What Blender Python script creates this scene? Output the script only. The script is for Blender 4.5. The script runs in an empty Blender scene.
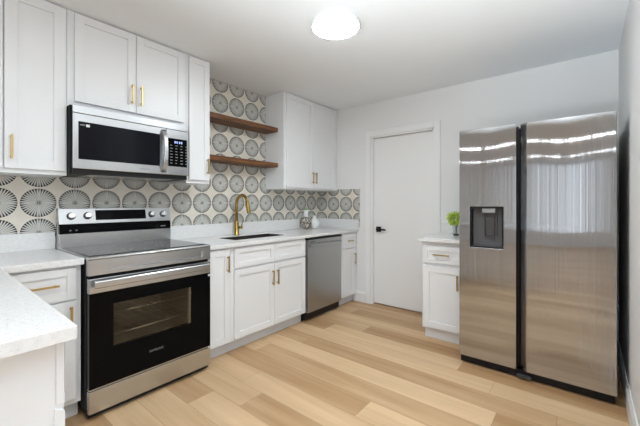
import bpy, bmesh, math, random
from mathutils import Vector, Matrix
PI = math.pi
S = bpy.context.scene
COL = S.collection

# ------------------------------------------------------------ camera
cd = bpy.data.cameras.new('camera'); cam = bpy.data.objects.new('camera', cd); COL.objects.link(cam)
S.camera = cam
cam.location = (2.848, -3.501, 1.2264); cam.rotation_euler = (PI/2, 0, 0.6786)
cd.sensor_width = 36; cd.lens = 328.28/640*36
cd.shift_x = -1.26/640; cd.shift_y = -(213-203.34)/640
cd.clip_start = .02
# ------------------------------------------------------------ world, lights, exposure
w = bpy.data.worlds.new('world'); S.world = w; w.use_nodes = True
w.node_tree.nodes['Background'].inputs[0].default_value = (.75, .85, 1, 1)
w.node_tree.nodes['Background'].inputs[1].default_value = 1.0
S.view_settings.view_transform = 'Standard'; S.view_settings.look = 'None'
S.view_settings.gamma = 1; S.view_settings.use_curve_mapping = False
S.view_settings.exposure = 0.30
def area(name, loc, rot, sx, sy, power, col=(1, 1, 1)):
    l = bpy.data.lights.new(name, 'AREA'); l.shape = 'RECTANGLE'; l.size = sx; l.size_y = sy
    l.energy = power; l.color = col
    o = bpy.data.objects.new(name, l); COL.objects.link(o); o.location = loc; o.rotation_euler = rot
    return o
# added soft fill, as daylight through unseen windows behind and beside the camera
REAR, SIDE, FLASH = 26, 42, 50
area('added_rear_fill', (5.25, -10.2, 1.4), (PI/2, 0, 0), 2.7, 2.0, REAR, (.88, .955, 1))
area('added_side_fill', (7.2, -4.6, 1.35), (PI/2, 0, PI/2), 4.0, 2.0, SIDE, (.88, .955, 1))
# the photographer's flash, bounced off the ceiling behind the camera
fl = area('bounce_flash', (2.62, -4.05, .93), (PI-math.radians(32.5), 0, -math.radians(8)), .6, .6, FLASH, (.88, .955, 1))
fl.data.spread = math.radians(92)
LAMP_STRENGTH = 60
S.cycles.max_bounces = 10; S.cycles.diffuse_bounces = 6; S.cycles.glossy_bounces = 5
S.cycles.sample_clamp_indirect = 6
S.cycles.use_denoising = True

# ------------------------------------------------------------ materials
def newmat(name):
    m = bpy.data.materials.new(name); m.use_nodes = True
    nt = m.node_tree; b = nt.nodes['Principled BSDF']
    return m, nt, b
def N(nt, t, **k):
    n = nt.nodes.new(t)
    for a, v in k.items(): setattr(n, a, v)
    return n
def plain(name, col, rough=.5, metal=0, spec=.5, coat=0, noise=0, nscale=30, bump=0, aniso=0):
    m, nt, b = newmat(name)
    b.inputs['Base Color'].default_value = (*col, 1); b.inputs['Roughness'].default_value = rough
    b.inputs['Metallic'].default_value = metal; b.inputs['Specular IOR Level'].default_value = spec
    b.inputs['Coat Weight'].default_value = coat
    tc = N(nt, 'ShaderNodeTexCoord')
    nz = N(nt, 'ShaderNodeTexNoise'); nz.inputs['Scale'].default_value = nscale
    nt.links.new(tc.outputs['Object'], nz.inputs['Vector'])
    if noise:
        mx = N(nt, 'ShaderNodeMix', data_type='RGBA')
        mx.inputs[6].default_value = (*[c*(1-noise) for c in col], 1)
        mx.inputs[7].default_value = (*[min(1, c*(1+noise)) for c in col], 1)
        nt.links.new(nz.outputs['Fac'], mx.inputs[0]); nt.links.new(mx.outputs[2], b.inputs['Base Color'])
    if bump:
        bp = N(nt, 'ShaderNodeBump'); bp.inputs['Strength'].default_value = bump; bp.inputs['Distance'].default_value = .002
        nt.links.new(nz.outputs['Fac'], bp.inputs['Height']); nt.links.new(bp.outputs[0], b.inputs['Normal'])
    return m
def emis(name, col, s):
    m, nt, b = newmat(name)
    b.inputs['Base Color'].default_value = (*col, 1)
    b.inputs['Emission Color'].default_value = (*col, 1); b.inputs['Emission Strength'].default_value = s
    return m
def steel(name, col, rough, stretch, amt=.05, aniso=0.0, wave=0):
    """brushed steel: fine streaks of tone and roughness along one axis"""
    m, nt, b = newmat(name)
    b.inputs['Metallic'].default_value = 1
    tc = N(nt, 'ShaderNodeTexCoord'); mp = N(nt, 'ShaderNodeMapping')
    mp.inputs['Scale'].default_value = stretch
    nz = N(nt, 'ShaderNodeTexNoise'); nz.inputs['Scale'].default_value = 1; nz.inputs['Detail'].default_value = 3
    nt.links.new(tc.outputs['Object'], mp.inputs[0]); nt.links.new(mp.outputs[0], nz.inputs['Vector'])
    mx = N(nt, 'ShaderNodeMix', data_type='RGBA')
    mx.inputs[6].default_value = (*[c*(1-amt) for c in col], 1); mx.inputs[7].default_value = (*[c*(1+amt) for c in col], 1)
    nt.links.new(nz.outputs['Fac'], mx.inputs[0]); nt.links.new(mx.outputs[2], b.inputs['Base Color'])
    b.inputs['Roughness'].default_value = rough
    if aniso:
        b.inputs['Anisotropic'].default_value = aniso
        tg = N(nt, 'ShaderNodeTangent', direction_type='RADIAL', axis='Z')
        nt.links.new(tg.outputs[0], b.inputs['Tangent'])
    if wave:
        mp2 = N(nt, 'ShaderNodeMapping'); mp2.inputs['Scale'].default_value = (4.2, 1, .5)
        n2 = N(nt, 'ShaderNodeTexNoise'); n2.inputs['Scale'].default_value = 1; n2.inputs['Detail'].default_value = 0
        nt.links.new(tc.outputs['Object'], mp2.inputs[0]); nt.links.new(mp2.outputs[0], n2.inputs['Vector'])
        bp = N(nt, 'ShaderNodeBump'); bp.inputs['Strength'].default_value = 1; bp.inputs['Distance'].default_value = wave
        nt.links.new(n2.outputs['Fac'], bp.inputs['Height']); nt.links.new(bp.outputs[0], b.inputs['Normal'])
    return m

M = {}
M['wall'] = plain('painted_wall', (.78, .785, .79), .75, noise=.01, nscale=4, bump=.05)
M['ceiling'] = plain('painted_ceiling', (.85, .885, .92), .85, noise=.01, nscale=4)
M['trim'] = plain('white_trim_paint', (.83, .835, .84), .4)
M['cab'] = plain('white_cabinet_paint', (.77, .78, .79), .38, noise=.006, nscale=12)
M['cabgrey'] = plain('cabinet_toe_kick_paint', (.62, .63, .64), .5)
M['gold'] = plain('brushed_gold', (.50, .36, .15), .3, 1, noise=.08, nscale=60)
M['brass'] = plain('aged_brass', (.38, .26, .075), .28, 1, noise=.1, nscale=50)
M['bronze'] = plain('dark_bronze_wire', (.30, .21, .09), .35, 1)
M['steel'] = steel('stainless_horizontal_brush', (.55, .56, .57), .27, (3, 3, 500), .06)
M['steel_dw'] = steel('stainless_dishwasher', (.43, .44, .44), .3, (300, 300, 4), .05)
def fridge_steel():
    # vertical hairline brushing: each hairline tips the normal a little sideways; the sheet itself is very slightly wavy
    m, nt, b = newmat('stainless_fridge'); b.inputs['Metallic'].default_value = 1
    b.inputs['Base Color'].default_value = (.425, .43, .44, 1); b.inputs['Roughness'].default_value = .04
    tc = N(nt, 'ShaderNodeTexCoord'); sp = N(nt, 'ShaderNodeSeparateXYZ'); nt.links.new(tc.outputs['Object'], sp.inputs[0])
    outs = []
    for k in (9000.,):
        q = N(nt, 'ShaderNodeMath', operation='MULTIPLY'); q.inputs[1].default_value = k; nt.links.new(sp.outputs[0], q.inputs[0])
        fl = N(nt, 'ShaderNodeMath', operation='FLOOR'); nt.links.new(q.outputs[0], fl.inputs[0])
        wn = N(nt, 'ShaderNodeTexWhiteNoise', noise_dimensions='1D'); nt.links.new(fl.outputs[0], wn.inputs['W']); outs.append(wn.outputs['Value'])
    c = N(nt, 'ShaderNodeMath', operation='MULTIPLY_ADD'); c.inputs[1].default_value = .40; c.inputs[2].default_value = -.20; nt.links.new(outs[0], c.inputs[0])
    mp = N(nt, 'ShaderNodeMapping'); mp.inputs['Scale'].default_value = (3.2, 0, .8); nt.links.new(tc.outputs['Object'], mp.inputs[0])
    nz = N(nt, 'ShaderNodeTexNoise'); nz.inputs['Scale'].default_value = 1; nz.inputs['Detail'].default_value = 0; nt.links.new(mp.outputs[0], nz.inputs['Vector'])
    z = N(nt, 'ShaderNodeMath', operation='MULTIPLY_ADD'); z.inputs[1].default_value = .022; z.inputs[2].default_value = -.011; nt.links.new(nz.outputs['Fac'], z.inputs[0])
    cb = N(nt, 'ShaderNodeCombineXYZ'); nt.links.new(c.outputs[0], cb.inputs[0]); nt.links.new(z.outputs[0], cb.inputs[2])
    g = N(nt, 'ShaderNodeNewGeometry'); ad = N(nt, 'ShaderNodeVectorMath', operation='ADD')
    nt.links.new(g.outputs['Normal'], ad.inputs[0]); nt.links.new(cb.outputs[0], ad.inputs[1])
    nm = N(nt, 'ShaderNodeVectorMath', operation='NORMALIZE'); nt.links.new(ad.outputs[0], nm.inputs[0]); nt.links.new(nm.outputs[0], b.inputs['Normal'])
    return m
M['steel_fr'] = fridge_steel()
M['black'] = plain('black_plastic', (.005, .005, .006), .4, spec=.3)
M['blackside'] = plain('black_painted_side', (.005, .005, .006), .5, spec=.2)
M['blackglass'] = plain('black_glass', (.003, .003, .0035), .05, spec=.07)
M['mwglass'] = plain('microwave_door_glass', (.006, .006, .009), .10, spec=.12)
M['dark'] = plain('dark_grey_plastic', (.06, .06, .065), .35)
M['rack'] = plain('oven_rack_wire', (.38, .34, .28), .3, 1)
M['midgrey'] = plain('grey_plastic', (.28, .28, .29), .35)
M['lightgrey'] = plain('light_grey_plastic', (.55, .55, .55), .3)
M['chrome'] = plain('polished_chrome', (.8, .8, .8), .12, 1)
M['enamel'] = plain('oven_cavity_enamel', (.30, .27, .23), .4)
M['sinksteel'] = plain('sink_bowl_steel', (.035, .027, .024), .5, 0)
M['ceramic'] = plain('white_ceramic', (.88, .88, .88), .3)
M['white'] = plain('white_print', (.8, .8, .8), .5)
M['ringprint'] = plain('burner_ring_print', (.10, .10, .10), .3)
M['logo'] = plain('grey_print', (.24, .24, .24), .5)
M['bluedigit'] = emis('blue_display_digits', (.35, .45, .9), .5)
M['leaf'] = plain('bright_green_leaf', (.50, .64, .06), .5, noise=.35, nscale=60)
M['sprig'] = plain('pale_green_sprig', (.40, .52, .28), .6, noise=.2, nscale=60)
M['stem'] = plain('green_stem', (.12, .2, .05), .6)
M['pebble'] = plain('black_pebbles', (.02, .02, .02), .4)
M['lamp'] = emis('lamp_diffuser', (.90, .965, 1), LAMP_STRENGTH)
def clearglass(name, tint, gl):
    m = bpy.data.materials.new(name); m.use_nodes = True; nt = m.node_tree
    for n in list(nt.nodes): nt.nodes.remove(n)
    o = N(nt, 'ShaderNodeOutputMaterial'); mix = N(nt, 'ShaderNodeMixShader')
    t = N(nt, 'ShaderNodeBsdfTransparent'); t.inputs[0].default_value = (*tint, 1)
    g = N(nt, 'ShaderNodeBsdfGlossy'); g.inputs['Roughness'].default_value = .03
    lw = N(nt, 'ShaderNodeLayerWeight'); lw.inputs[0].default_value = .3
    fr = N(nt, 'ShaderNodeMath', operation='MULTIPLY_ADD'); fr.inputs[1].default_value = gl; fr.inputs[2].default_value = .03
    pw = N(nt, 'ShaderNodeMath', operation='POWER'); pw.inputs[1].default_value = 3; nt.links.new(lw.outputs['Facing'], pw.inputs[0]); nt.links.new(pw.outputs[0], fr.inputs[0])
    nt.links.new(fr.outputs[0], mix.inputs[0]); nt.links.new(t.outputs[0], mix.inputs[1]); nt.links.new(g.outputs[0], mix.inputs[2])
    nt.links.new(mix.outputs[0], o.inputs[0]); return m
M['ovenglass'] = clearglass('oven_window_glass', (.80, .78, .73), .15)
M['glass'] = clearglass('clear_glass', (.95, .96, .96), .5)

# quartz
def quartz():
    m, nt, b = newmat('white_speckled_quartz')
    tc = N(nt, 'ShaderNodeTexCoord')
    v = N(nt, 'ShaderNodeTexVoronoi'); v.inputs['Scale'].default_value = 170
    nz = N(nt, 'ShaderNodeTexNoise'); nz.inputs['Scale'].default_value = 60; nz.inputs['Detail'].default_value = 4
    for n in (v, nz): nt.links.new(tc.outputs['Object'], n.inputs['Vector'])
    r1 = N(nt, 'ShaderNodeValToRGB'); r1.color_ramp.elements[0].position = .10; r1.color_ramp.elements[1].position = .28
    r1.color_ramp.elements[0].color = (.36, .35, .34, 1); r1.color_ramp.elements[1].color = (1, 1, 1, 1)
    nt.links.new(v.outputs['Distance'], r1.inputs[0])
    sep = N(nt, 'ShaderNodeSeparateColor'); nt.links.new(v.outputs['Color'], sep.inputs[0])
    gt = N(nt, 'ShaderNodeMath', operation='GREATER_THAN'); gt.inputs[1].default_value = .55
    nt.links.new(sep.outputs[0], gt.inputs[0])
    r2 = N(nt, 'ShaderNodeValToRGB'); r2.color_ramp.elements[0].position = .35; r2.color_ramp.elements[1].position = .65
    r2.color_ramp.elements[0].color = (.73, .73, .725, 1); r2.color_ramp.elements[1].color = (.79, .79, .785, 1)
    nt.links.new(nz.outputs['Fac'], r2.inputs[0])
    mx = N(nt, 'ShaderNodeMix', data_type='RGBA', blend_type='MULTIPLY')
    nt.links.new(gt.outputs[0], mx.inputs[0]); nt.links.new(r2.outputs[0], mx.inputs[6]); nt.links.new(r1.outputs[0], mx.inputs[7])
    nt.links.new(mx.outputs[2], b.inputs['Base Color']); b.inputs['Roughness'].default_value = .22
    return m
M['quartz'] = quartz()
# wood of the shelves
def wood(name, c1, c2, sc):
    m, nt, b = newmat(name)
    tc = N(nt, 'ShaderNodeTexCoord'); mp = N(nt, 'ShaderNodeMapping'); mp.inputs['Scale'].default_value = sc
    nz = N(nt, 'ShaderNodeTexNoise'); nz.inputs['Scale'].default_value = 1; nz.inputs['Detail'].default_value = 5; nz.inputs['Distortion'].default_value = .6
    nt.links.new(tc.outputs['Object'], mp.inputs[0]); nt.links.new(mp.outputs[0], nz.inputs['Vector'])
    r = N(nt, 'ShaderNodeValToRGB'); r.color_ramp.elements[0].position = .35; r.color_ramp.elements[1].position = .65
    r.color_ramp.elements[0].color = (*c1, 1); r.color_ramp.elements[1].color = (*c2, 1)
    nt.links.new(nz.outputs['Fac'], r.inputs[0]); nt.links.new(r.outputs[0], b.inputs['Base Color'])
    b.inputs['Roughness'].default_value = .5
    return m
M['walnut'] = wood('walnut_shelf_wood', (.075, .028, .008), (.20, .08, .022), (50, 4, 60))
# floor: tint per plank in a colour attribute, grain along x
def floormat():
    m, nt, b = newmat('oak_plank_floor')
    at = N(nt, 'ShaderNodeAttribute', attribute_name='tint')
    tc = N(nt, 'ShaderNodeTexCoord')
    mp = N(nt, 'ShaderNodeMapping'); mp.inputs['Scale'].default_value = (1.6, 26, 1)
    sepc = N(nt, 'ShaderNodeSeparateColor'); nt.links.new(at.outputs['Color'], sepc.inputs[0])
    sc = N(nt, 'ShaderNodeMath', operation='MULTIPLY'); sc.inputs[1].default_value = 37
    nt.links.new(sepc.outputs[1], sc.inputs[0])
    cx = N(nt, 'ShaderNodeCombineXYZ'); nt.links.new(sc.outputs[0], cx.inputs[0]); nt.links.new(sc.outputs[0], cx.inputs[1])
    ad = N(nt, 'ShaderNodeVectorMath', operation='ADD'); nt.links.new(tc.outputs['Object'], ad.inputs[0]); nt.links.new(cx.outputs[0], ad.inputs[1])
    nt.links.new(ad.outputs[0], mp.inputs[0])
    nz = N(nt, 'ShaderNodeTexNoise'); nz.inputs['Scale'].default_value = 1; nz.inputs['Detail'].default_value = 6; nz.inputs['Distortion'].default_value = .5
    nt.links.new(mp.outputs[0], nz.inputs['Vector'])
    # broad soft figure
    mp2 = N(nt, 'ShaderNodeMapping'); mp2.inputs['Scale'].default_value = (.7, 9, 1)
    nt.links.new(ad.outputs[0], mp2.inputs[0])
    n2 = N(nt, 'ShaderNodeTexNoise'); n2.inputs['Scale'].default_value = 1; n2.inputs['Detail'].default_value = 2
    nt.links.new(mp2.outputs[0], n2.inputs['Vector'])
    mix = N(nt, 'ShaderNodeMix', data_type='RGBA')
    mix.inputs[6].default_value = (.37, .205, .088, 1); mix.inputs[7].default_value = (.70, .495, .295, 1)
    # factor = tint.r + (grain-.5)*a + (figure-.5)*b
    a1 = N(nt, 'ShaderNodeMath', operation='MULTIPLY_ADD'); a1.inputs[1].default_value = .55
    nt.links.new(nz.outputs['Fac'], a1.inputs[0]); nt.links.new(sepc.outputs[0], a1.inputs[2])
    a2 = N(nt, 'ShaderNodeMath', operation='MULTIPLY_ADD'); a2.inputs[1].default_value = .85
    nt.links.new(n2.outputs['Fac'], a2.inputs[0]); nt.links.new(a1.outputs[0], a2.inputs[2])
    a3 = N(nt, 'ShaderNodeMath', operation='SUBTRACT', use_clamp=True); a3.inputs[1].default_value = .70
    nt.links.new(a2.outputs[0], a3.inputs[0]); nt.links.new(a3.outputs[0], mix.inputs[0])
    nt.links.new(mix.outputs[2], b.inputs['Base Color'])
    b.inputs['Roughness'].default_value = .42; b.inputs['Specular IOR Level'].default_value = .35
    bp = N(nt, 'ShaderNodeBump'); bp.inputs['Strength'].default_value = .08; bp.inputs['Distance'].default_value = .002
    nt.links.new(nz.outputs['Fac'], bp.inputs['Height']); nt.links.new(bp.outputs[0], b.inputs['Normal'])
    return m
M['floor'] = floormat()
# patterned cement tiles: one sunburst per 20 cm
def tilemat(name, axis, u0, v0):
    m, nt, b = newmat(name)
    def mt(op, a, bb=None, c=None, clamp=False):
        n = N(nt, 'ShaderNodeMath', operation=op, use_clamp=clamp)
        for i, v in enumerate((a, bb, c)):
            if v is None: continue
            if isinstance(v, (int, float)): n.inputs[i].default_value = v
            else: nt.links.new(v, n.inputs[i])
        return n.outputs[0]
    tc = N(nt, 'ShaderNodeTexCoord'); sp = N(nt, 'ShaderNodeSeparateXYZ'); nt.links.new(tc.outputs['Object'], sp.inputs[0])
    def cell(o, off):   # signed distance to the nearest centre, metres
        t = mt('DIVIDE', mt('SUBTRACT', o, off), .2)
        return mt('MULTIPLY', mt('SUBTRACT', mt('FRACT', mt('ADD', t, .5)), .5), .2)
    u = cell(sp.outputs[axis], u0); v = cell(sp.outputs[2], v0)
    r = mt('SQRT', mt('ADD', mt('MULTIPLY', u, u), mt('MULTIPLY', v, v)))
    ang = mt('ARCTAN2', v, u)
    k = mt('FRACT', mt('ADD', mt('MULTIPLY', ang, 36/(2*PI)), .5))
    d = mt('ABSOLUTE', mt('SUBTRACT', k, .5))           # 0 on a spoke .. .5 between spokes
    t = mt('DIVIDE', mt('SUBTRACT', r, .018), .077, clamp=True)
    wdt = mt('MULTIPLY_ADD', mt('POWER', t, 3.5), .36, .07)
    spoke = mt('SUBTRACT', 1, mt('DIVIDE', mt('SUBTRACT', d, mt('SUBTRACT', wdt, .03)), .06, clamp=True), clamp=True)
    inring = mt('MULTIPLY', mt('LESS_THAN', r, .0945), mt('GREATER_THAN', r, .017))
    spoke = mt('MULTIPLY', spoke, inring)
    dot = mt('LESS_THAN', r, .011)
    hub = mt('MULTIPLY', mt('LESS_THAN', r, .0165), mt('GREATER_THAN', r, .0145))
    dark = mt('MAXIMUM', mt('MAXIMUM', spoke, dot), hub)
    # ink lighter near the hub, dark at the rim
    nz = N(nt, 'ShaderNodeTexNoise'); nz.inputs['Scale'].default_value = 14; nz.inputs['Detail'].default_value = 4
    nt.links.new(tc.outputs['Object'], nz.inputs['Vector'])
    bg = N(nt, 'ShaderNodeMix', data_type='RGBA'); bg.inputs[6].default_value = (.63, .575, .49, 1); bg.inputs[7].default_value = (.83, .79, .70, 1)
    nt.links.new(nz.outputs['Fac'], bg.inputs[0])
    disc = N(nt, 'ShaderNodeMix', data_type='RGBA'); disc.inputs[7].default_value = (.58, .575, .53, 1)
    nt.links.new(mt('LESS_THAN', r, .0945), disc.inputs[0]); nt.links.new(bg.outputs[2], disc.inputs[6])
    ink = N(nt, 'ShaderNodeMix', data_type='RGBA'); ink.inputs[6].default_value = (.07, .072, .06, 1); ink.inputs[7].default_value = (.012, .012, .010, 1)
    nt.links.new(t, ink.inputs[0])
    f = N(nt, 'ShaderNodeMix', data_type='RGBA'); nt.links.new(dark, f.inputs[0])
    nt.links.new(disc.outputs[2], f.inputs[6]); nt.links.new(ink.outputs[2], f.inputs[7])
    # joints run through the centres of the sunbursts (four quarter tiles meet there)
    j = mt('LESS_THAN', mt('MINIMUM', mt('ABSOLUTE', u), mt('ABSOLUTE', v)), .0011)
    g = N(nt, 'ShaderNodeMix', data_type='RGBA'); g.inputs[7].default_value = (.55, .53, .49, 1)
    nt.links.new(j, g.inputs[0]); nt.links.new(f.outputs[2], g.inputs[6])
    nt.links.new(g.outputs[2], b.inputs['Base Color']); b.inputs['Roughness'].default_value = .5
    return m
M['tileA'] = tilemat('sunburst_tile_left_wall', 1, -1.578, 1.230)
M['tileB'] = tilemat('sunburst_tile_back_wall', 0, .040, 1.216)

# ------------------------------------------------------------ mesh building
class MB:
    def __init__(s): s.v = []; s.f = []; s.sm = []
    def add(s, vs, fs, smooth=False):
        o = len(s.v); s.v += [tuple(v) for v in vs]
        for f in fs: s.f.append([i+o for i in f]); s.sm.append(smooth)
        return s
    def box(s, x0, x1, y0, y1, z0, z1):
        x0, x1 = sorted((x0, x1)); y0, y1 = sorted((y0, y1)); z0, z1 = sorted((z0, z1))
        return s.add([(x, y, z) for z in (z0, z1) for y in (y0, y1) for x in (x0, x1)],
                     [(0, 2, 3, 1), (4, 5, 7, 6), (0, 1, 5, 4), (2, 6, 7, 3), (0, 4, 6, 2), (1, 3, 7, 5)])
    def prism(s, poly, axis, a, b):
        """extrude a polygon (2 coords) along axis from a to b"""
        def P(p, t):
            q = list(p); q.insert(axis, t); return tuple(q)
        n = len(poly)
        return s.add([P(p, a) for p in poly]+[P(p, b) for p in poly],
                     [tuple(range(n)), tuple(range(2*n-1, n-1, -1))]+[((i+1) % n, i, i+n, (i+1) % n+n) for i in range(n)])
    def tube(s, pts, r, n=12, cap=True, closed=False):
        pts = [Vector(p) for p in pts]; rr = r if isinstance(r, (list, tuple)) else [r]*len(pts)
        m = len(pts); vs = []; up = None
        for i, p in enumerate(pts):
            if closed: d = pts[(i+1) % m]-pts[i-1]
            else: d = pts[min(i+1, m-1)]-pts[max(i-1, 0)]
            d.normalize()
            if up is None:
                up = Vector((0, 0, 1)) if abs(d.z) < .9 else Vector((0, 1, 0))
            a = (up-d*up.dot(d)).normalized(); b = d.cross(a); up = a
            for k in range(n):
                t = 2*PI*k/n; vs.append(p+(a*math.cos(t)+b*math.sin(t))*rr[i])
        fs = []
        for i in range(m if closed else m-1):
            j = (i+1) % m
            for k in range(n): fs.append((i*n+k, i*n+(k+1) % n, j*n+(k+1) % n, j*n+k))
        s.add(vs, fs, True)
        if cap and not closed:
            o = len(s.v)-len(vs)
            s.f.append([o+k for k in range(n)][::-1]); s.sm.append(False)
            s.f.append([o+(m-1)*n+k for k in range(n)]); s.sm.append(False)
        return s
    def lathe(s, prof, c=(0, 0, 0), n=32, axis=2, ripple=0, rn=0):
        """prof: list of (r, h)"""
        vs = []
        for r, h in prof:
            for k in range(n):
                t = 2*PI*k/n; q = r*(1+(ripple*math.cos(rn*t) if r > .01 else 0))
                p = [q*math.cos(t), q*math.sin(t)]; p.insert(axis, h)
                vs.append((p[0]+c[0], p[1]+c[1], p[2]+c[2]))
        fs = [(i*n+k, i*n+(k+1) % n, (i+1)*n+(k+1) % n, (i+1)*n+k) for i in range(len(prof)-1) for k in range(n)]
        o = len(s.v); s.add(vs, fs, True)
        s.f.append([o+k for k in range(n)][::-1]); s.sm.append(False)
        s.f.append([o+(len(prof)-1)*n+k for k in range(n)]); s.sm.append(False)
        return s
    def build(s, name, mat, parent=None, bevel=0, seg=2):
        off = Vector(parent['_loc']) if parent is not None and '_loc' in parent else Vector((0, 0, 0))
        me = bpy.data.meshes.new(name)
        me.from_pydata([Vector(v)-off for v in s.v], [], s.f)
        me.polygons.foreach_set('use_smooth', s.sm)
        bm = bmesh.new(); bm.from_mesh(me); bmesh.ops.recalc_face_normals(bm, faces=bm.faces); bm.to_mesh(me); bm.free()
        me.materials.append(mat); me.update()
        o = bpy.data.objects.new(name, me); COL.objects.link(o)
        if parent is not None:
            o.parent = parent; o['_loc'] = tuple(off)
        if bevel:
            md = o.modifiers.new('bevel', 'BEVEL'); md.width = bevel; md.segments = seg; md.limit_method = 'ANGLE'; md.angle_limit = math.radians(40)
        return o
def tag(o, label, cat, group=None):
    o['label'] = label; o['category'] = cat
    if group: o['group'] = group
    return o
def thing(name, loc, label, cat, group=None):
    o = bpy.data.objects.new(name, None); COL.objects.link(o); o.location = loc; o['_loc'] = tuple(loc)
    o.empty_display_size = .1
    return tag(o, label, cat, group)
def struct(mb, name, mat, **k):
    o = mb.build(name, mat, **k); o['kind'] = 'structure'; return o
def sub(o, label): o['label'] = label; return o

# local frame of a cabinet face: u along the face, z up, w outwards
class Face:
    def __init__(s, kind, plane): s.kind, s.plane = kind, plane
    def box(s, mb, u0, u1, z0, z1, w0, w1):
        if s.kind == 'x': mb.box(s.plane+w0, s.plane+w1, u0, u1, z0, z1)
        elif s.kind == '-y': mb.box(u0, u1, s.plane-w0, s.plane-w1, z0, z1)
        elif s.kind == '+y': mb.box(u0, u1, s.plane+w0, s.plane+w1, z0, z1)
        return mb
def shaker(face, parent, name, u0, u1, z0, z1, st=.052):
    """a shaker front: flat panel set back inside four frame members, .02 thick, in front of the face plane"""
    mb = MB()
    face.box(mb, u0, u0+st, z0, z1, .0005, .02); face.box(mb, u1-st, u1, z0, z1, .0005, .02)
    face.box(mb, u0+st, u1-st, z0, z0+st, .0005, .02); face.box(mb, u0+st, u1-st, z1-st, z1, .0005, .02)
    face.box(mb, u0+st-.002, u1-st+.002, z0+st-.002, z1-st+.002, .001, .011)
    return mb.build(name, M['cab'], parent, bevel=.0012)
def pull(face, parent, u, z, L=.13, vert=True, r=.0055):
    mb = MB(); so = .03
    if vert:
        face.box(mb, u-r, u+r, z-L/2, z+L/2, .02+so-.009, .02+so)
        for q in (-1, 1): face.box(mb, u-r*.8, u+r*.8, z+q*(L/2-.012)-.005, z+q*(L/2-.012)+.005, .0205, .02+so-.008)
    else:
        face.box(mb, u-L/2, u+L/2, z-r, z+r, .02+so-.009, .02+so)
        for q in (-1, 1): face.box(mb, u+q*(L/2-.012)-.005, u+q*(L/2-.012)+.005, z-r*.8, z+r*.8, .0205, .02+so-.008)
    return mb.build('handle', M['gold'], parent, bevel=.001)

W, H = 3.05, 2.4443
# ============================================================ ROOM
# floor: one mesh, a quad per plank
def build_floor():
    random.seed(11)
    pw = .182; verts = []; faces = []; tints = []
    y_edge = -.995
    known = {}  # row -> list of joints and tints in view, read off the photograph
    rows = range(-52, 8)
    for rrow in rows:
        y0 = y_edge+rrow*pw; y1 = y0+pw
        if y1 > .3: continue
        x = -.2-random.random()*1.2; segs = []
        js = ROW.get(rrow)
        if js:
            segs = js
        else:
            while x < 7.2:
                L = random.choice((1.22, 1.22, .9, .6)); segs.append((x, x+L, random.choice((.1, .3, .45, .6, .75, .9)))); x += L
        for (a, b, t) in segs:
            g = .0006; o = len(verts)
            verts += [(a+g, y0+g, 0), (b-g, y0+g, 0), (b-g, y1-g, 0), (a+g, y1-g, 0)]
            faces.append((o, o+1, o+2, o+3)); tints.append((t, random.random(), 0))
    # dark joint bed just under the planks
    me = bpy.data.meshes.new('floor'); me.from_pydata(verts, [], faces)
    ca = me.color_attributes.new('tint', 'FLOAT_COLOR', 'CORNER')
    for p in me.polygons:
        for li in p.loop_indices: ca.data[li].color = (*tints[p.index], 1)
    me.materials.append(M['floor'])
    o = bpy.data.objects.new('floor', me); COL.objects.link(o); o['kind'] = 'structure'
    struct(MB().box(-.2, 7.2, -10.4, .3, -.12, -.0012), 'floor_slab', plain('plank_joint_brown', (.16, .10, .05), .8))
# rows in view: row r spans y = -.995+.182 r .. +.182
ROW = {
  6: [(-.2, 2.0, .3), (2.0, 4, .5)],
  5: [(-.2, 1.2, .25), (1.2, 4, .3)],
  4: [(-.2, 1.9, .5), (1.9, 4, .45)],
  3: [(-.2, .8, .5), (.8, 2.6, .25), (2.6, 4, .4)],
  2: [(-.2, 1.75, .7), (1.75, 4, .6)],
  1: [(-.2, 1.18, .55), (1.18, 3.0, .22), (3.0, 4, .25)],
  0: [(-.2, .86, .22), (.86, 2.11, .72), (2.11, 4, .25)],
  -1: [(-.2, .55, .6), (.55, 2.36, .80), (2.36, 4, .75)],
  -2: [(-.2, .9, .4), (.9, 2.72, .36), (2.72, 4, .35)],
  -3: [(-.2, .6, .75), (.6, 2.44, .85), (2.44, 4, .25)],
  -4: [(-.2, .70, .75), (.70, 2.52, .48), (2.52, 4, .7)],
  -5: [(-.2, .2, .5), (.2, 1.81, .28), (1.81, 4, .88)],
  -6: [(-.2, 1.0, .72), (1.0, 2.8, .76), (2.8, 4.2, .5)],
  -7: [(-.2, 1.22, .66), (1.22, 3.04, .32), (3.04, 4, .6)],
  -8: [(-.2, .95, .35), (.95, 2.2, .8), (2.2, 4, .5)],
}
ROW = {k: v+[(v[-1][1], 5.6, .6), (5.6, 7.2, .3)] for k, v in ROW.items()}
build_floor()
struct(MB().box(-.2, 7.2, -10.4, .3, H, H+.15), 'ceiling', M['ceiling'])
wl = struct(MB().box(-.2, -.008, -10.4, .3, 0, H), 'wall_left', M['wall'])
t = MB().box(-.0078, 0, -4.05, -.001, .93, H-.001).build('tiled_splashback', M['tileA'], wl); t['kind'] = 'structure'
mb = MB(); X0, X1, DZ = .8075, 1.5785, 2.0361
mb.box(-.2, X0, 0, .12, 0, H); mb.box(X1, 3.05, 0, .12, 0, H); mb.box(X0, X1, 0, .12, DZ, H)
wb = struct(mb, 'wall_back', M['wall'])
t = MB().box(.0005, .648, -.008, -.0003, .93, 1.407).build('tiled_splashback', M['tileB'], wb); t['kind'] = 'structure'
struct(MB().box(W, W+.12, -1.5, .12, 0, H), 'wall_right', M['wall'])
struct(MB().box(W+.12, 6.9, -1.5, -1.38, 0, H), 'wall_side', M['wall'])
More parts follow.
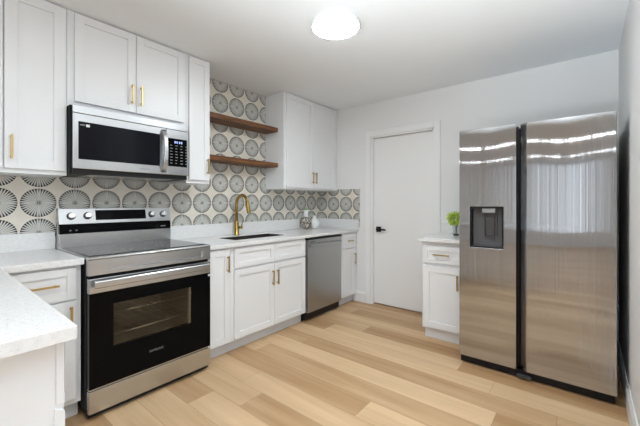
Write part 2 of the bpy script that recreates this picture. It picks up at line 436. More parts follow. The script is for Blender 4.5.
def holed(name, axis, a0, a1, p0, p1, h0, h1, z0, z1):
    mb = MB()
    def b(u0, u1, q0, q1):
        if axis == 'x': mb.box(p0, p1, u0, u1, q0, q1)
        else: mb.box(u0, u1, p0, p1, q0, q1)
    b(a0, h0, 0, H); b(h1, a1, 0, H); b(h0, h1, 0, z0); b(h0, h1, z1, H)
    return struct(mb, name, M['wall'])
holed('wall_rear', 'y', -.2, 6.9, -10.12, -10, 3.9, 6.6, .4, 2.4)
holed('wall_far', 'x', -10.12, -1.38, 6.78, 6.9, -6.6, -2.6, .35, 2.35)
# baseboards
bbp = lambda d, s: [(0, 0), (s*d, 0), (s*d, .105), (s*d*.55, .122), (s*d*.4, .13), (0, .13)]
struct(MB().prism([(W-q[0], q[1]) for q in bbp(.015, 1)], 1, -1.5, -.003), 'baseboard_right', M['trim'])
struct(MB().prism([(-q[0], q[1]) for q in bbp(.015, 1)], 0, .56, .735), 'baseboard_back', M['trim'])
# door with jamb and casing
d = struct(MB().box(X0+.018, X1-.018, .045, .08, .012, DZ-.018), 'door_1', M['trim'], bevel=.002)
mb = MB(); hx, hz = X0+.018+.062, .912
mb.box(hx-.032, hx+.032, .035, .0448, hz-.032, hz+.032)
mb.tube([(hx, .036, hz), (hx, .0, hz)], .011, 12)
mb.box(hx-.010, hx+.115, -.012, .0, hz-.0095, hz+.0095)
h = mb.build('handle', M['black'], d, bevel=.0015); sub(h, 'black square lever handle')
mb = MB(); mb.box(X0, X0+.016, .0, .12, 0, DZ); mb.box(X1-.016, X1, 0, .12, 0, DZ); mb.box(X0, X1, 0, .12, DZ-.016, DZ)
mb.box(X0+.016, X0+.028, .082, .12, 0, DZ); mb.box(X1-.028, X1-.016, .082, .12, 0, DZ)
mb.box(X0+.001, X0+.0009+.016, -.002, .0, 0, DZ)
struct(mb, 'trim_1', M['trim'])
mb = MB()
mb.box(X0-.070, X0-.001, -.017, -.0005, 0, DZ+.070); mb.box(X1+.001, X1+.070, -.017, -.0005, 0, DZ+.070)
mb.box(X0-.001, X1+.001, -.017, -.0005, DZ+.001, DZ+.070)
struct(mb, 'trim_2', M['trim'], bevel=.003)
struct(MB().box(X0-.1, X1+.1, .13, .3, 0, H), 'wall_hallway', M['wall'])

# ============================================================ CABINETS
FX = .60        # face of the base carcasses; fronts stand .02 proud
def base_cab(name, y0, y1, zt, label, group='white base cabinets'):
    t = thing(name, (FX/2, (y0+y1)/2, 0), label, 'cabinet', group)
    mb = MB().box(.022, FX, y0, y1, .1, zt)
    mb.build('body', M['cab'], t, bevel=.0008)
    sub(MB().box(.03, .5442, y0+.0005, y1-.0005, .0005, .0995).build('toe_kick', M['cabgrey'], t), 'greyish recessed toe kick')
    return t
F = Face('x', FX)
# left of the range
t = base_cab('base_cabinet', -3.245, -2.903, .881, 'white base cabinet with drawer and door between the range and the peninsula')
o = shaker(F, t, 'drawer', -3.216, -2.929, .692, .866, .042); pull(F, o, -3.075, .781, .13, False)
o = shaker(F, t, 'door', -3.216, -2.929, .135, .679); pull(F, o, -2.956, .59, .13)
# narrow one right of the range
t = base_cab('base_cabinet', -2.118, -1.887, .873, 'narrow white base cabinet with one full height door right of the range')
o = shaker(F, t, 'door', -2.087, -1.908, .112, .858, .05); pull(F, o, -1.932, .742, .13)
# sink base
t = base_cab('sink_cabinet', -1.886, -.9815, .873, 'wide white sink base cabinet with two doors under two false drawers')
# carcass is open at the top round the bowl: replace the solid body
for c in list(t.children):
    if c.name.startswith('body'): bpy.data.objects.remove(c)
mb = MB(); mb.box(.022, .58, -1.886, -1.866, .1, .873); mb.box(.022, .58, -1.0015, -.9815, .1, .873)
mb.box(.022, .58, -1.866, -1.0015, .1, .12); mb.box(.58, FX, -1.886, -.9815, .1, .873)
mb.build('body', M['cab'], t)
for u0, u1 in ((-1.860, -1.424), (-1.421, -.995)):
    o = shaker(F, t, 'false_drawer', u0, u1, .695, .858, .042)
o = shaker(F, t, 'door', -1.860, -1.424, .112, .678); pull(F, o, -1.450, .55, .135)
o = shaker(F, t, 'door', -1.421, -.995, .112, .678); pull(F, o, -1.392, .55, .135)
# end cabinet by the wall
t = base_cab('base_cabinet', -.371, -.003, .873, 'white base cabinet with drawer and door between dishwasher and door wall')
o = shaker(F, t, 'drawer', -.335, -.062, .69, .858, .042); pull(F, o, -.185, .775, .10, False)
o = shaker(F, t, 'door', -.335, -.062, .112, .678); pull(F, o, -.088, .55, .13)
# small cabinet beside the fridge
t = thing('base_cabinet', (1.87, -.3, 0), 'white base cabinet with drawer and door beside the refrigerator on the back wall', 'cabinet', 'white base cabinets')
MB().box(1.682, 2.070, -.58, -.022, .1, .881).build('body', M['cab'], t, bevel=.0008)
MB().box(1.69, 2.06, -.53, -.03, .0005, .0995).build('toe_kick', M['cab'], t)
G = Face('-y', -.58)
o = shaker(G, t, 'drawer', 1.700, 2.035, .695, .845, .04); pull(G, o, 1.863, .773, .14, False)
o = shaker(G, t, 'door', 1.700, 2.035, .118, .665); pull(G, o, 2.000, .548, .13)
# peninsula
t = thing('peninsula_cabinet', (1.2, -3.6, 0), 'white peninsula cabinet with plain end panel under speckled counter in the foreground', 'cabinet')
MB().box(.022, 1.785, -3.90, -3.30, .1, .881).build('body', M['cab'], t)
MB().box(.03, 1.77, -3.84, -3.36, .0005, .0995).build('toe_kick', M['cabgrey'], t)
mb = MB(); mb.box(1.785, 1.796, -3.90, -3.258, .0005, .880)
mb.build('end_panel', M['cab'], t, bevel=.001)
mb = MB(); mb.box(1.7965, 1.8015, -3.275, -3.258, .712, .880)
mb.prism([(-3.278, .0005), (-3.257, .0005), (-3.257, .690), (-3.260, .697), (-3.278, .706)], 0, 1.7965, 1.8055)
mb.build('corner_post', M['cab'], t, bevel=.001)
K = Face('+y', -3.30)
for u0, u1 in ((.66, 1.20), (1.205, 1.745)):
    o = shaker(K, t, 'door', u0, u1, .112, .866); pull(K, o, (u1-.03 if u0 < 1 else u0+.03), .74, .13)

# wall cabinets
UX = .315
U = Face('x', UX)
def wall_cab(y0, y1, z0, label, x=UX):
    t = thing('wall_cabinet', (x/2, (y0+y1)/2, z0), label, 'cabinet', 'white wall cabinets')
    MB().box(.001, x, y0, y1, z0, H-.001).build('body', M['cab'], t, bevel=.0008)
    return t
t = wall_cab(-3.75, -3.192, 1.400, 'white wall cabinet cut off by the left edge, left of the tall single door one')
o = shaker(U, t, 'door', -3.745, -3.472, 1.425, 2.436); pull(U, o, -3.50, 1.55)
o = shaker(U, t, 'door', -3.468, -3.1935, 1.425, 2.436)
t = wall_cab(-3.1915, -2.901, 1.400, 'white single door wall cabinet left of the microwave')
o = shaker(U, t, 'door', -3.187, -2.912, 1.425, 2.436, .056); pull(U, o, -3.160, 1.545, .135)
t = wall_cab(-2.8995, -2.113, 1.838, 'white double door wall cabinet above the microwave')
o = shaker(U, t, 'door', -2.863, -2.502, 1.874, 2.434); pull(U, o, -2.530, 2.0, .135)
o = shaker(U, t, 'door', -2.498, -2.137, 1.874, 2.434); pull(U, o, -2.470, 2.0, .135)
t = wall_cab(-2.1115, -1.900, 1.393, 'narrow white wall cabinet right of the microwave')
o = shaker(U, t, 'door', -2.094, -1.909, 1.420, 2.434, .05); pull(U, o, -1.936, 1.54, .13)
t = wall_cab(-.9814, -.003, 1.385, 'white double door wall cabinet in the corner right of the open shelves', .293)
U2 = Face('x', .293)
o = shaker(U2, t, 'door', -.950, -.502, 1.404, 2.434); pull(U2, o, -.528, 1.528, .13)
o = shaker(U2, t, 'door', -.498, -.060, 1.404, 2.434); pull(U2, o, -.470, 1.528, .13)

# ============================================================ COUNTERTOPS
CR, CL = .9034, .9165
t = thing('countertop', (.3, -1.1, CR), 'white quartz countertop with sink cutout running right of the range', 'countertop', 'white quartz countertops')
sx0, sx1, sy0, sy1 = .17, .455, -1.73, -1.10
def slab_with_hole(o, h, z0, z1):
    mb = MB(); (ax, bx, ay, by), (cx, dx, cy, dy) = o, h
    out = [(ax, ay), (bx, ay), (bx, by), (ax, by)]; inn = [(cx, cy), (dx, cy), (dx, dy), (cx, dy)]
    vs = [(*p, z) for z in (z0, z1) for p in out+inn]
    fs = []
    for i in range(4):
        j = (i+1) % 4
        fs += [(i, j, 4+j, 4+i), (8+i, 8+j, 12+j, 12+i), (i, j, 8+j, 8+i), (4+i, 4+j, 12+j, 12+i)]
    return mb.add(vs, fs)
slab_with_hole((.001, .6385, -2.120, -.0085), (sx0, sx1, sy0, sy1), CR-.028, CR).build('slab', M['quartz'], t, bevel=.0015)
MB().box(.0005, .0195, -2.120, -.0085, CR+.0003, 1.026).build('upstand', M['quartz'], t, bevel=.001)
MB().box(.0200, .6380, -.0275, -.0085, CR+.0003, 1.024).build('upstand', M['quartz'], t, bevel=.001)
t = thing('countertop', (.9, -3.5, CL), 'white speckled quartz countertop of the peninsula in the foreground', 'countertop', 'white quartz countertops')
MB().prism([(.001, -3.93), (1.842, -3.93), (1.842, -3.240), (.6385, -3.240), (.6385, -2.896), (.001, -2.896)], 2, CL-.035, CL).build('slab', M['quartz'], t, bevel=.002)
MB().box(.0005, .0195, -3.93, -2.896, CL+.0003, 1.030).build('upstand', M['quartz'], t, bevel=.001)
t = thing('countertop', (1.87, -.3, CL), 'small white quartz countertop on the cabinet beside the refrigerator', 'countertop', 'white quartz countertops')
MB().box(1.658, 2.078, -.6278, -.0005, CL-.030, CL).build('slab', M['quartz'], t, bevel=.0015)
MB().box(1.660, 2.078, -.0195, -.0005, CL+.0003, 1.018).build('upstand', M['quartz'], t, bevel=.001)

# sink bowl
t = thing('sink', ((sx0+sx1)/2, (sy0+sy1)/2, .68), 'undermount stainless sink set into the right countertop below the gold faucet', 'sink')
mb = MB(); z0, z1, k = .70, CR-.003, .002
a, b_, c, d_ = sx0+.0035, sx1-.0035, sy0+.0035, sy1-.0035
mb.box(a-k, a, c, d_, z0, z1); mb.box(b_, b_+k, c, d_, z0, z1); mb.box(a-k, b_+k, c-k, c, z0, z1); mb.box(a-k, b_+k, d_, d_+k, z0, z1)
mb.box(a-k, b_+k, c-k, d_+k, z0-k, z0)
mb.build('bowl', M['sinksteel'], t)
MB().lathe([(.045, .7003), (.045, .703), (.03, .7035), (.03, .701)], ((a+b_)/2, (c+d_)/2, 0)).build('drain', M['chrome'], t)

# faucet
fx, fy = .078, -1.440
t = thing('kitchen_faucet', (fx, fy, CR), 'gold gooseneck kitchen faucet behind the sink', 'faucet')
MB().lathe([(.029, CR+.0003), (.029, CR+.006), (.0235, CR+.010), (.0225, CR+.125), (.020, CR+.135), (.016, CR+.14)], (fx, fy, 0)).build('body', M['brass'], t)
pts = [(fx, fy, CR+.125), (fx, fy, CR+.30)]
R_, zc = .088, CR+.315
for i in range(0, 15):
    a = PI-i*PI*.93/14; pts.append((fx+R_+R_*math.cos(a), fy, zc+R_*math.sin(a)))
MB().tube(pts, .0155, 14).build('spout', M['brass'], t)
e = Vector(pts[-1]); dv = Vector((math.sin(.22), 0, -math.cos(.22)))
MB().tube([e-dv*.004, e+dv*.01, e+dv*.02, e+dv*.105, e+dv*.112], [.016, .0185, .019, .020, .016], 14).build('spray_head', M['brass'], t)
mb = MB(); mb.tube([(fx+.015, fy+.008, CR+.078), (fx+.055, fy+.032, CR+.078)], .0135, 12)
mb.tube([(fx+.046, fy+.027, CR+.080), (fx+.050, fy+.029, CR+.11), (fx+.054, fy+.031, CR+.145)], [.006, .005, .0045], 10)
mb.build('lever', M['brass'], t)

# ============================================================ OPEN SHELVES
for nm, z, lab in (('upper', 2.058, 'walnut floating shelf, the upper of the two on the tiled wall'), ('lower', 1.670, 'walnut floating shelf, the lower of the two on the tiled wall')):
    o = MB().box(.0005, .205, -1.8995, -.9820, z-.045, z).build('wooden_shelf', M['walnut'], None, bevel=.002)
    tag(o, lab, 'shelf', 'walnut floating shelves')

# ============================================================ RANGE
y0, y1 = -2.892, -2.128
t = thing('electric_range', (.35, (y0+y1)/2, 0), 'stainless steel freestanding electric range with black oven door', 'stove')
mb = MB(); mb.box(.03, .655, y0, y0+.012, .035, .905); mb.box(.03, .655, y1-.012, y1, .035, .905); mb.box(.03, .05, y0+.012, y1-.012, .035, .905)
mb.box(.05, .655, y0+.012, y1-.012, .035, .16); mb.box(.05, .655, y0+.012, y1-.012, .72, .905)
mb.build('body', M['blackside'], t)
# cavity
mb = MB(); a, b_, c, d_, e_, f_ = .12, .654, y0+.10, y1-.10, .30, .71
mb.box(a-.01, a, c, d_, e_, f_); mb.box(a, b_, c-.01, c, e_, f_); mb.box(a, b_, d_, d_+.01, e_, f_); mb.box(a, b_, c, d_, e_-.01, e_); mb.box(a, b_, c, d_, f_, f_+.01)
mb.build('oven_cavity', M['enamel'], t)
for zz in (.435, .565):
    mb = MB()
    mb.tube([(b_-.03, c+.01, zz), (b_-.03, d_-.01, zz)], .005, 8); mb.tube([(a+.03, c+.01, zz), (a+.03, d_-.01, zz)], .004, 8)
    mb.tube([(a+.25, c+.01, zz), (a+.25, d_-.01, zz)], .003, 8)
    for i in range(15):
        yy = c+.02+i*(d_-c-.04)/14; mb.tube([(a+.03, yy, zz), (b_-.03, yy, zz)], .0022, 6)
    mb.build('oven_rack', M['rack'], t)
# cooktop
MB().prism([(.03, .905), (.672, .905), (.683, .898), (.683, .927), (.672, .9305), (.03, .9305)][:0] or [(.03, .9055), (.684, .9055), (.690, .909), (.690, .916), (.684, .922), (.03, .922)], 1, y0, y1).build('cooktop_frame', M['steel'], t, bevel=.001)
MB().box(.098, .645, y0+.018, y1-.018, .9222, .9262).build('cooktop_glass', plain('smoky_cooktop_glass', (.03, .028, .027), .08), t, bevel=.001)
mb = MB()
for (xx, yy, rr) in ((.24, -2.70, .085), (.24, -2.33, .075), (.49, -2.70, .105), (.49, -2.33, .095)):
    for q in (rr, rr*.6):
        n = 48; vs = []; 
        for k in range(n):
            an = 2*PI*k/n
            vs += [(xx+q*math.cos(an), yy+q*math.sin(an), .9265), (xx+(q-.0015)*math.cos(an), yy+(q-.0015)*math.sin(an), .9265)]
        MB().add(vs, [(2*k, 2*((k+1) % n), 2*((k+1) % n)+1, 2*k+1) for k in range(n)]).build('burner_ring', M['ringprint'], t)
# front fascia with a long recess
mb = MB(); z_a, z_b = .818, .905
mb.box(.655, .688, y0, y0+.095, z_a, z_b); mb.box(.655, .688, y1-.055, y1, z_a, z_b)
mb.box(.655, .688, y0+.095, y1-.055, z_a, .838); mb.box(.655, .688, y0+.095, y1-.055, .880, z_b); mb.box(.655, .670, y0+.095, y1-.055, .838, .880)
mb.build('front_fascia', M['steel'], t)
# oven door
dt = .800; DX = .692
mb = MB(); wy0, wy1, wz0, wz1 = -2.767, -2.278, .385, .640
mb.box(.660, DX, y0+.003, wy0, .180, .716); mb.box(.660, DX, wy1, y1-.003, .180, .716)
mb.box(.660, DX, wy0, wy1, .180, wz0); mb.box(.660, DX, wy0, wy1, wz1, .716)
dr = mb.build('oven_door', M['blackglass'], t)
MB().box(.657, DX+.001, y0+.002, y1-.002, .7165, dt).build('door_top_band', M['steel'], dr, bevel=.003)
MB().box(.660, DX+.0005, y0+.003, y1-.003, .173, .1795).build('bottom_strip', M['steel'], dr)
mb = MB(); mb.box(.655, .683, wy1-.016, wy1-.0005, wz0+.001, wz1-.001)
mb.build('window_edge', plain('warm_grey_edge', (.30, .27, .23), .3), dr)
MB().box(.684, .6875, wy0+.0005, wy1-.0005, wz0+.0005, wz1-.0005).build('window_glass', M['ovenglass'], dr)
mb = MB()
mb.prism([(.720, .748), (.732, .750), (.735, .756), (.735, .785), (.732, .791), (.720, .793)], 1, y0+.02, y1-.03)
mb.box(.6931, .7205, y0+.03, y0+.06, .757, .784); mb.box(.6931, .7205, y1-.07, y1-.04, .757, .784)
mb.build('handle', M['steel'], dr, bevel=.003)
def text(body, size, loc, rot, mat, parent, name='logo', ext=.0004):
    cu = bpy.data.curves.new(name, 'FONT'); cu.body = body; cu.size = size; cu.extrude = ext; cu.align_x = 'CENTER'; cu.align_y = 'CENTER'
    cu.materials.append(mat); o = bpy.data.objects.new(name, cu); COL.objects.link(o)
    dg = bpy.context.evaluated_depsgraph_get(); me = bpy.data.meshes.new_from_object(o.evaluated_get(dg)); me.name = name
    bpy.data.objects.remove(o); bpy.data.curves.remove(cu)
    if not me.materials: me.materials.append(mat)
    o = bpy.data.objects.new(name, me); COL.objects.link(o)
    o.parent = parent; off = Vector(parent['_loc']); o.location = Vector(loc)-off; o.rotation_euler = rot
    return o
RX = (PI/2, 0, PI/2)   # text facing +x
text('SAMSUNG', .0195, (DX+.0008, -2.52, .286), RX, M['logo'], dr)
MB().box(.655, .690, y0+.002, y1-.002, .040, .166).build('storage_drawer', M['steel'], t, bevel=.003)
for xx in (.10, .62):
    for yy in (y0+.05, y1-.05): MB().lathe([(.018, .0), (.018, .01), (.012, .012), (.012, .036)], (xx, yy, 0), 12).build('foot', M['black'], t)
MB().box(.63, .66, y0+.004, y1-.004, .010, .0345).build('kick_strip', M['black'], t)
for zz in (.700, .172):
    MB().box(.6925, .6995, y1-.022, y1-.006, zz-.007, zz+.007).build('hinge_clip', M['lightgrey'], t, bevel=.001)
# backguard
bg = MB().prism([(.022, .922), (.094, .922), (.094, 1.018), (.066, 1.028), (.066, 1.075), (.094, 1.083), (.072, 1.190), (.022, 1.190)], 1, y0+.001, y1-.001).build('backguard', M['steel'], t, bevel=.0015)
sl = (.072-.094)/(1.190-1.083)
MB().prism([(.0665, 1.0185), (.0955, 1.0165), (.0975, 1.030), (.095, 1.078), (.0665, 1.0755)], 1, y0+.004, y1-.004).build('vent_strip', M['blackglass'], bg)
def onback(y_, z_, w_): return (.094+(z_-1.083)*sl+w_, y_, z_)
# display
mb = MB(); vs = []
za, zb = 1.106, 1.177
for w_ in (-.001, .0018):
    vs += [onback(-2.676, za, w_), onback(-2.329, za, w_), onback(-2.329, zb, w_), onback(-2.676, zb, w_)]
mb.add(vs, [(0, 3, 2, 1), (4, 5, 6, 7), (0, 1, 5, 4), (1, 2, 6, 5), (2, 3, 7, 6), (3, 0, 4, 7)])
MBd = mb.build('display', M['blackglass'], bg)
an = math.atan2(-(.072-.094), (1.190-1.083))
for ky in (-2.821, -2.725, -2.282, -2.190):
    c0 = Vector(onback(ky, 1.138, 0)); nrm = Vector((math.cos(an), 0, math.sin(an)))
    kb = MB().tube([c0, c0+nrm*.006], .0255, 28).build('knob_skirt', M['black'], bg)
    mb = MB(); mb.tube([c0+nrm*.0062, c0+nrm*.030, c0+nrm*.034], [.021, .0195, .0175], 28)
    up = Vector((-math.sin(an), 0, math.cos(an))); side = Vector((0, 1, 0))
    vs = []
    for w0, w1 in ((.034, .034), (.040, .040)):
        for s1, s2 in ((-1, -1), (1, -1), (1, 1), (-1, 1)): vs.append(c0+nrm*w0+side*s1*.0045+up*s2*.0165)
    mb.add(vs, [(0, 3, 2, 1), (4, 5, 6, 7), (0, 1, 5, 4), (1, 2, 6, 5), (2, 3, 7, 6), (3, 0, 4, 7)])
    mb.build('knob', M['chrome'], bg, bevel=.001)
for yy, ln in ((-2.835, .012), (-2.800, .012), (-2.215, .04)): MB().box(.0973, .0977, yy, yy+ln, 1.036, 1.043).build('printed_mark', M['logo'], bg)

# ============================================================ MICROWAVE
y0, y1 = -2.8985, -2.1395
t = thing('microwave', (.2, (y0+y1)/2, 1.405), 'stainless over the range microwave hanging below the wall cabinet', 'microwave')
MB().box(.002, .372, y0, y1, 1.412, 1.8365).build('body', M['blackside'], t, bevel=.001)
MB().box(.374, .396, y0+.008, y1, 1.789, 1.8355).build('vent_panel', M['steel'], t, bevel=.002)
MB().box(.3725, .384, y0+.01, y1-.004, 1.414, 1.440).build('lower_vent', M['black'], t)
MB().box(.08, .34, y0+.1, y1-.1, 1.4085, 1.4118).build('grease_filter', M['steel'], t)
mb = MB(); ym = -2.313; wy0, wy1, wz0, wz1 = -2.862, -2.362, 1.502, 1.737
dr = MB().box(.3735, .399, y0+.008, ym-.001, 1.4425, 1.7865).build('door', M['steel'], t, bevel=.003)
MB().box(.395, .4002, wy0, wy1, wz0, wz1).build('window', M['mwglass'], dr, bevel=.001)
MB().box(.4003, .4006, wy0+.04, wy0+.06, wz1-.03, wz1-.014).build('energy_sticker', M['white'], dr)
MB().box(.4003, .4005, wy0+.008, wy0+.034, wz1-.024, wz1-.018).build('printed_text', M['logo'], dr)
text('SAMSUNG', .016, (.3995, -2.47, 1.470), RX, M['midgrey'], dr)
pts = []
for i in range(13):
    s_ = i/12; pts.append((.405+.042*math.sin(PI*s_)**.6, ym-.024, 1.462+s_*.308))
hm = MB()
for wd in (-.008, .0, .008): hm.tube([(p[0], p[1]+wd, p[2]) for p in pts], .0085, 10)
hm.build('handle', M['chrome'] if 0 else M['steel'], dr)
cp = MB().box(.3735, .399, ym+.0015, y1, 1.4425, 1.7865).build('control_panel', M['steel'], t, bevel=.003)
MB().box(.3975, .4002, -2.300, -2.151, 1.508, 1.722).build('touch_panel', M['blackglass'], cp, bevel=.001)
for k in range(4): MB().box(.4003, .4006, -2.252+k*.0155+(.005 if k > 1 else 0), -2.242+k*.0155+(.005 if k > 1 else 0), 1.686, 1.702).build('display_segment', M['bluedigit'], cp)
mb = MB(); random.seed(3)
for r_ in range(7):
    for c_ in range(4):
        yy = -2.285+c_*.040; zz = 1.665-r_*.0225
        MB().box(.4003, .4005, yy, yy+.013+random.random()*.008, zz, zz+.005).build('button', M['logo'], cp)

# ============================================================ DISHWASHER
y0, y1 = -.9795, -.3745
t = thing('dishwasher', (.35, (y0+y1)/2, 0), 'grey stainless dishwasher built in under the right countertop', 'dishwasher')
MB().box(.03, .595, y0+.003, y1-.003, .02, .868).build('body', M['black'], t)
MB().box(.5955, .6355, y0+.004, y1-.004, .848, .868).build('control_strip', M['black'], t)
dd = MB(); dd.box(.5955, .632, y0+.010, y1-.006, .098, .8475)
d = dd.build('door', M['steel_dw'], t, bevel=.003)
MB().box(.6325, .6335, y0+.035, y1-.03, .806, .8085).build('pocket_line', M['dark'], d)
MB().prism([(.6325, .770), (.650, .775), (.654, .788), (.650, .801), (.6325, .804)], 1, y0+.035, y1-.03).build('handle', M['steel_dw'], d, bevel=.002)
text('SAMSUNG', .017, (.6332, y0+.085, .825), RX, M['black'], d)
MB().box(.535, .545, y0+.003, y1-.003, .0005, .0195).build('kick_plate', M['black'], t)

# ============================================================ REFRIGERATOR
fx0, fx1, fy, zt, zb = 2.0864, 2.9934, -.8555, 1.7845, .0632
t = thing('refrigerator', (2.54, -.45, 0), 'stainless side by side refrigerator with water dispenser against the back wall', 'refrigerator')
MB().box(fx0+.004, fx1-.004, -.775, -.05, .03, 1.765).build('body', M['blackside'], t, bevel=.002)
MB().box(fx0+.006, fx1-.006, -.835, -.7755, .012, .060).build('kick_grille', M['black'], t)
for xx in (2.12, 2.515, 2.95):
    MB().lathe([(.024, 0), (.024, .012), (.012, .014), (.012, .031)], (xx, -.74, 0), 14).build('foot', M['dark'], t)
mb = MB(); mb.box(2.47, 2.555, -.866, -.8355, .022, .034); mb.build('lower_hinge', M['dark'], t, bevel=.002)
for xx in (2.10, 2.88): MB().box(xx, xx+.10, -.77, -.69, 1.7655, 1.782).build('hinge_cover', M['dark'], t, bevel=.004)
B0 = fy+.075    # back of the doors
dx0, dx1, dz0, dz1 = 2.162, 2.388, .897, 1.202
# left door: walls round the dispenser opening
yb = B0-.008
mb = MB(); gx = 2.467
nx = [fx0, dx0, dx1, gx]; nz_ = [zb, dz0, dz1, zt]
vs = []; idx = {}
def V(x, y, z):
    k = (round(x, 5), round(y, 5), round(z, 5))
    if k not in idx: idx[k] = len(vs); vs.append((x, y, z))
    return idx[k]
fs = []
for yy in (fy, yb):
    for i in range(3):
        for j in range(3):
            if i == 1 and j == 1: continue
            xa, xb = nx[i], nx[i+1]
            fs.append((V(xa, yy, nz_[j]), V(xb, yy, nz_[j]), V(xb, yy, nz_[j+1]), V(xa, yy, nz_[j+1])))
for j in range(3):
    for X in (fx0, gx): fs.append((V(X, fy, nz_[j]), V(X, yb, nz_[j]), V(X, yb, nz_[j+1]), V(X, fy, nz_[j+1])))
for i in range(3):
    for Z in (zb, zt): fs.append((V(nx[i], fy, Z), V(nx[i+1], fy, Z), V(nx[i+1], yb, Z), V(nx[i], yb, Z)))
fs += [(V(dx0, fy, dz0), V(dx0, yb, dz0), V(dx0, yb, dz1), V(dx0, fy, dz1)), (V(dx1, fy, dz0), V(dx1, yb, dz0), V(dx1, yb, dz1), V(dx1, fy, dz1)),
       (V(dx0, fy, dz0), V(dx1, fy, dz0), V(dx1, yb, dz0), V(dx0, yb, dz0)), (V(dx0, fy, dz1), V(dx1, fy, dz1), V(dx1, yb, dz1), V(dx0, yb, dz1))]
mb.add(vs, fs)
ld = mb.build('door', M['steel_fr'], t, bevel=.0025)
MB().box(gx-.02, gx+.008, yb-.002+.003, yb+.004, zb, zt-.01).build('gasket', M['black'], ld)
# right door with slanted finger edge on its left
rd = MB().prism([(2.5301, fy), (fx1, fy), (fx1, yb), (2.492, yb), (2.488, fy+.040)], 2, zb, zt).build('door', M['steel_fr'], t, bevel=.0025)
# dispenser
q = .0005
ds = MB()
ds.box(dx0+q, dx0+.012, fy-.001, yb-q, dz0+q, dz1-q); ds.box(dx1-.010, dx1-q, fy-.001, yb-q, dz0+q, dz1-q)
ds.box(dx0+.012, dx1-.010, fy-.001, yb-q, dz1-.012, dz1-q); ds.box(dx0+.012, dx1-.010, fy-.001, yb-q, dz0+q, dz0+.010)
dsp = ds.build('dispenser', M['black'], ld)
MB().box(dx0+.0121, dx1-.0101, yb-.012, yb-.0008, dz0+.0101, dz1-.0121).build('back_plate', plain('dispenser_back_grey', (.10, .10, .105), .35), dsp)
MB().prism([(dx0+.085, fy+.002), (dx1-.052, fy+.002), (dx1-.055, yb-.013), (dx0+.080, yb-.013)], 2, dz1-.046, dz1-.013).build('nozzle_housing', M['midgrey'], dsp, bevel=.003)
MB().prism([(yb-.013, 1.125), (yb-.034, 1.125), (yb-.020, .985), (yb-.013, .985)], 0, dx0+.105, dx1-.065).build('paddle', M['dark'], dsp, bevel=.003)
mb = MB(); mb.box(dx0+.088, dx0+.098, yb-.03, yb-.0121, .985, 1.15); mb.box(dx1-.058, dx1-.048, yb-.03, yb-.0121, .985, 1.15); mb.box(dx0+.0985, dx1-.0585, yb-.03, yb-.0121, .968, .980)
mb.build('paddle_frame', M['dark'], dsp, bevel=.002)
mb = MB().box(dx0+.02, dx1-.018, fy+.004, yb-.013, dz0+.0102, dz0+.016)
mb.build('drip_tray', M['dark'], dsp, bevel=.001)

# ============================================================ CEILING LAMPS
def lamp(x, y, label):
    t = thing('ceiling_lamp', (x, y, H), label, 'lamp', 'round flush ceiling lamps')
    MB().lathe([(.150, H-.0005), (.166, H-.004), (.168, H-.022), (.160, H-.028), (.150, H-.028)], (x, y, 0), 48).build('rim', M['white'], t)
    MB().lathe([(.1555, H-.0285), (.1555, H-.031), (.12, H-.037), (.06, H-.040), (.001, H-.041)], (x, y, 0), 48).build('diffuser', M['lamp'], t)
lamp(1.53, -1.71, 'round white flush mounted ceiling lamp glowing above the kitchen floor')
lamp(2.35, -5.9, 'round flush ceiling lamp in the room behind the camera, nearer one')
lamp(2.35, -8.4, 'round flush ceiling lamp in the room behind the camera, farther one')

# ============================================================ SMALL THINGS
# geometric wire sphere
def wire_sphere(c, R, rw):
    bm = bmesh.new(); bmesh.ops.create_icosphere(bm, subdivisions=1, radius=1)
    bm.transform(Matrix.Rotation(.35, 4, 'X') @ Matrix.Rotation(.5, 4, 'Y'))
    lo = min(v.co.z for v in bm.verts)
    mb = MB()
    for e in bm.edges:
        a, b = e.verts[0].co, e.verts[1].co
        mb.tube([Vector(c)+a*R, Vector(c)+b*R], rw, 8)
    bm.free(); return mb
zc = CR+.0855
t = wire_sphere((.130, -.440, CR+.0830), .086, .0034).build('wire_sphere', M['bronze'], None)
zmin = min(v.co.z for v in t.data.vertices)
for v in t.data.vertices: v.co.z -= zmin-CR-.0004
tag(t, 'open geometric sphere of dark bronze wire on the right countertop', 'ornament')
# white ribbed vase
c = (.125, -.262, 0)
t = MB().lathe([(.030, CR+.0004), (.040, CR+.004), (.056, CR+.035), (.062, CR+.070), (.056, CR+.100), (.036, CR+.122), (.022, CR+.132), (.020, CR+.155), (.024, CR+.164), (.018, CR+.163), (.016, CR+.14)], c, 72, ripple=.02, rn=18).build('ribbed_vase', M['ceramic'], None)
tag(t, 'round white ribbed ceramic vase in the counter corner right of the wire sphere', 'vase')
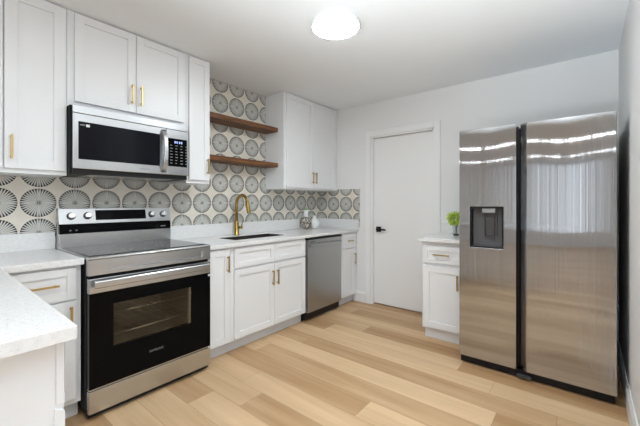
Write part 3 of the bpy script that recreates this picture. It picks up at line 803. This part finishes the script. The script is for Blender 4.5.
# white bottle with greenery
c = (.055, -.350, 0)
t = thing('bottle_vase', (c[0], c[1], CR), 'slim white bottle with a pale green top behind the wire sphere', 'vase')
MB().lathe([(.026, CR+.0004), (.030, CR+.004), (.031, CR+.16), (.029, CR+.20), (.026, CR+.235), (.022, CR+.236)], c, 28).build('bottle', M['ceramic'], t)
random.seed(5); mb = MB()
def leaf(mb, p, d, L, wd):
    d = Vector(d).normalized(); s_ = d.cross(Vector((random.uniform(-1, 1), random.uniform(-1, 1), random.uniform(-1, 1)))).normalized(); n_ = d.cross(s_)
    p = Vector(p); k = n_*L*.12
    mb.add([p, p+d*L*.45+s_*wd, p+d*L*.5+k, p+d*L*.45-s_*wd, p+d*L], [(0, 1, 2), (0, 2, 3), (1, 4, 2), (2, 4, 3)], False)
for i in range(60):
    th = random.uniform(0, 2*PI); ph = random.uniform(.1, 1.3)
    d_ = Vector((math.cos(th)*math.sin(ph), math.sin(th)*math.sin(ph), math.cos(ph)))
    leaf(mb, Vector((c[0], c[1], CR+.232))+d_*random.uniform(0, .022), d_, .022, .007)
mb.build('greenery', M['sprig'], t)
# plant by the fridge
c = (1.890, -.275, 0)
t = thing('potted_plant', (c[0], c[1], CL), 'round bright green leafy plant in a clear glass beside the refrigerator', 'plant')
gl = MB().lathe([(.026, CL+.0005), (.029, CL+.002), (.031, CL+.100), (.030, CL+.100), (.027, CL+.004), (.001, CL+.004)], c, 28).build('glass', M['glass'], t)
MB().lathe([(.024, CL+.0045), (.026, CL+.008), (.0265, CL+.022), (.001, CL+.024)], c, 20).build('pebbles', M['pebble'], t)
mb = MB()
for i in range(5):
    a = i*1.3; mb.tube([(c[0]+.01*math.cos(a), c[1]+.01*math.sin(a), CL+.02), (c[0]+.004*math.cos(a+1), c[1]+.004*math.sin(a+1), CL+.07), (c[0]+.02*math.cos(a), c[1]+.02*math.sin(a), CL+.13)], .0018, 6)
mb.build('stem', M['stem'], t)
mb = MB(); random.seed(8)
for i in range(300):
    d_ = Vector((random.gauss(0, 1), random.gauss(0, 1), random.gauss(0, 1))).normalized()
    r_ = random.uniform(.02, .070)
    leaf(mb, Vector((c[0], c[1], CL+.165))+Vector((d_.x*r_, d_.y*r_, d_.z*r_*.85)), d_+Vector((random.uniform(-.6, .6), random.uniform(-.6, .6), random.uniform(-.4, .6))), random.uniform(.022, .036), .010)
mb.build('foliage', M['leaf'], t)
# switch plate on the right wall
t = thing('light_switch', (W, -1.41, 1.14), 'white light switch plate on the right wall at the picture edge', 'light switch')
MB().box(W-.006, W-.0003, -1.452, -1.375, 1.082, 1.200).build('plate', M['white'], t, bevel=.002)
MB().box(W-.0095, W-.0062, -1.431, -1.396, 1.108, 1.174).build('rocker', M['white'], t, bevel=.001)

for o in bpy.data.objects:
    if '_loc' in o: del o['_loc']
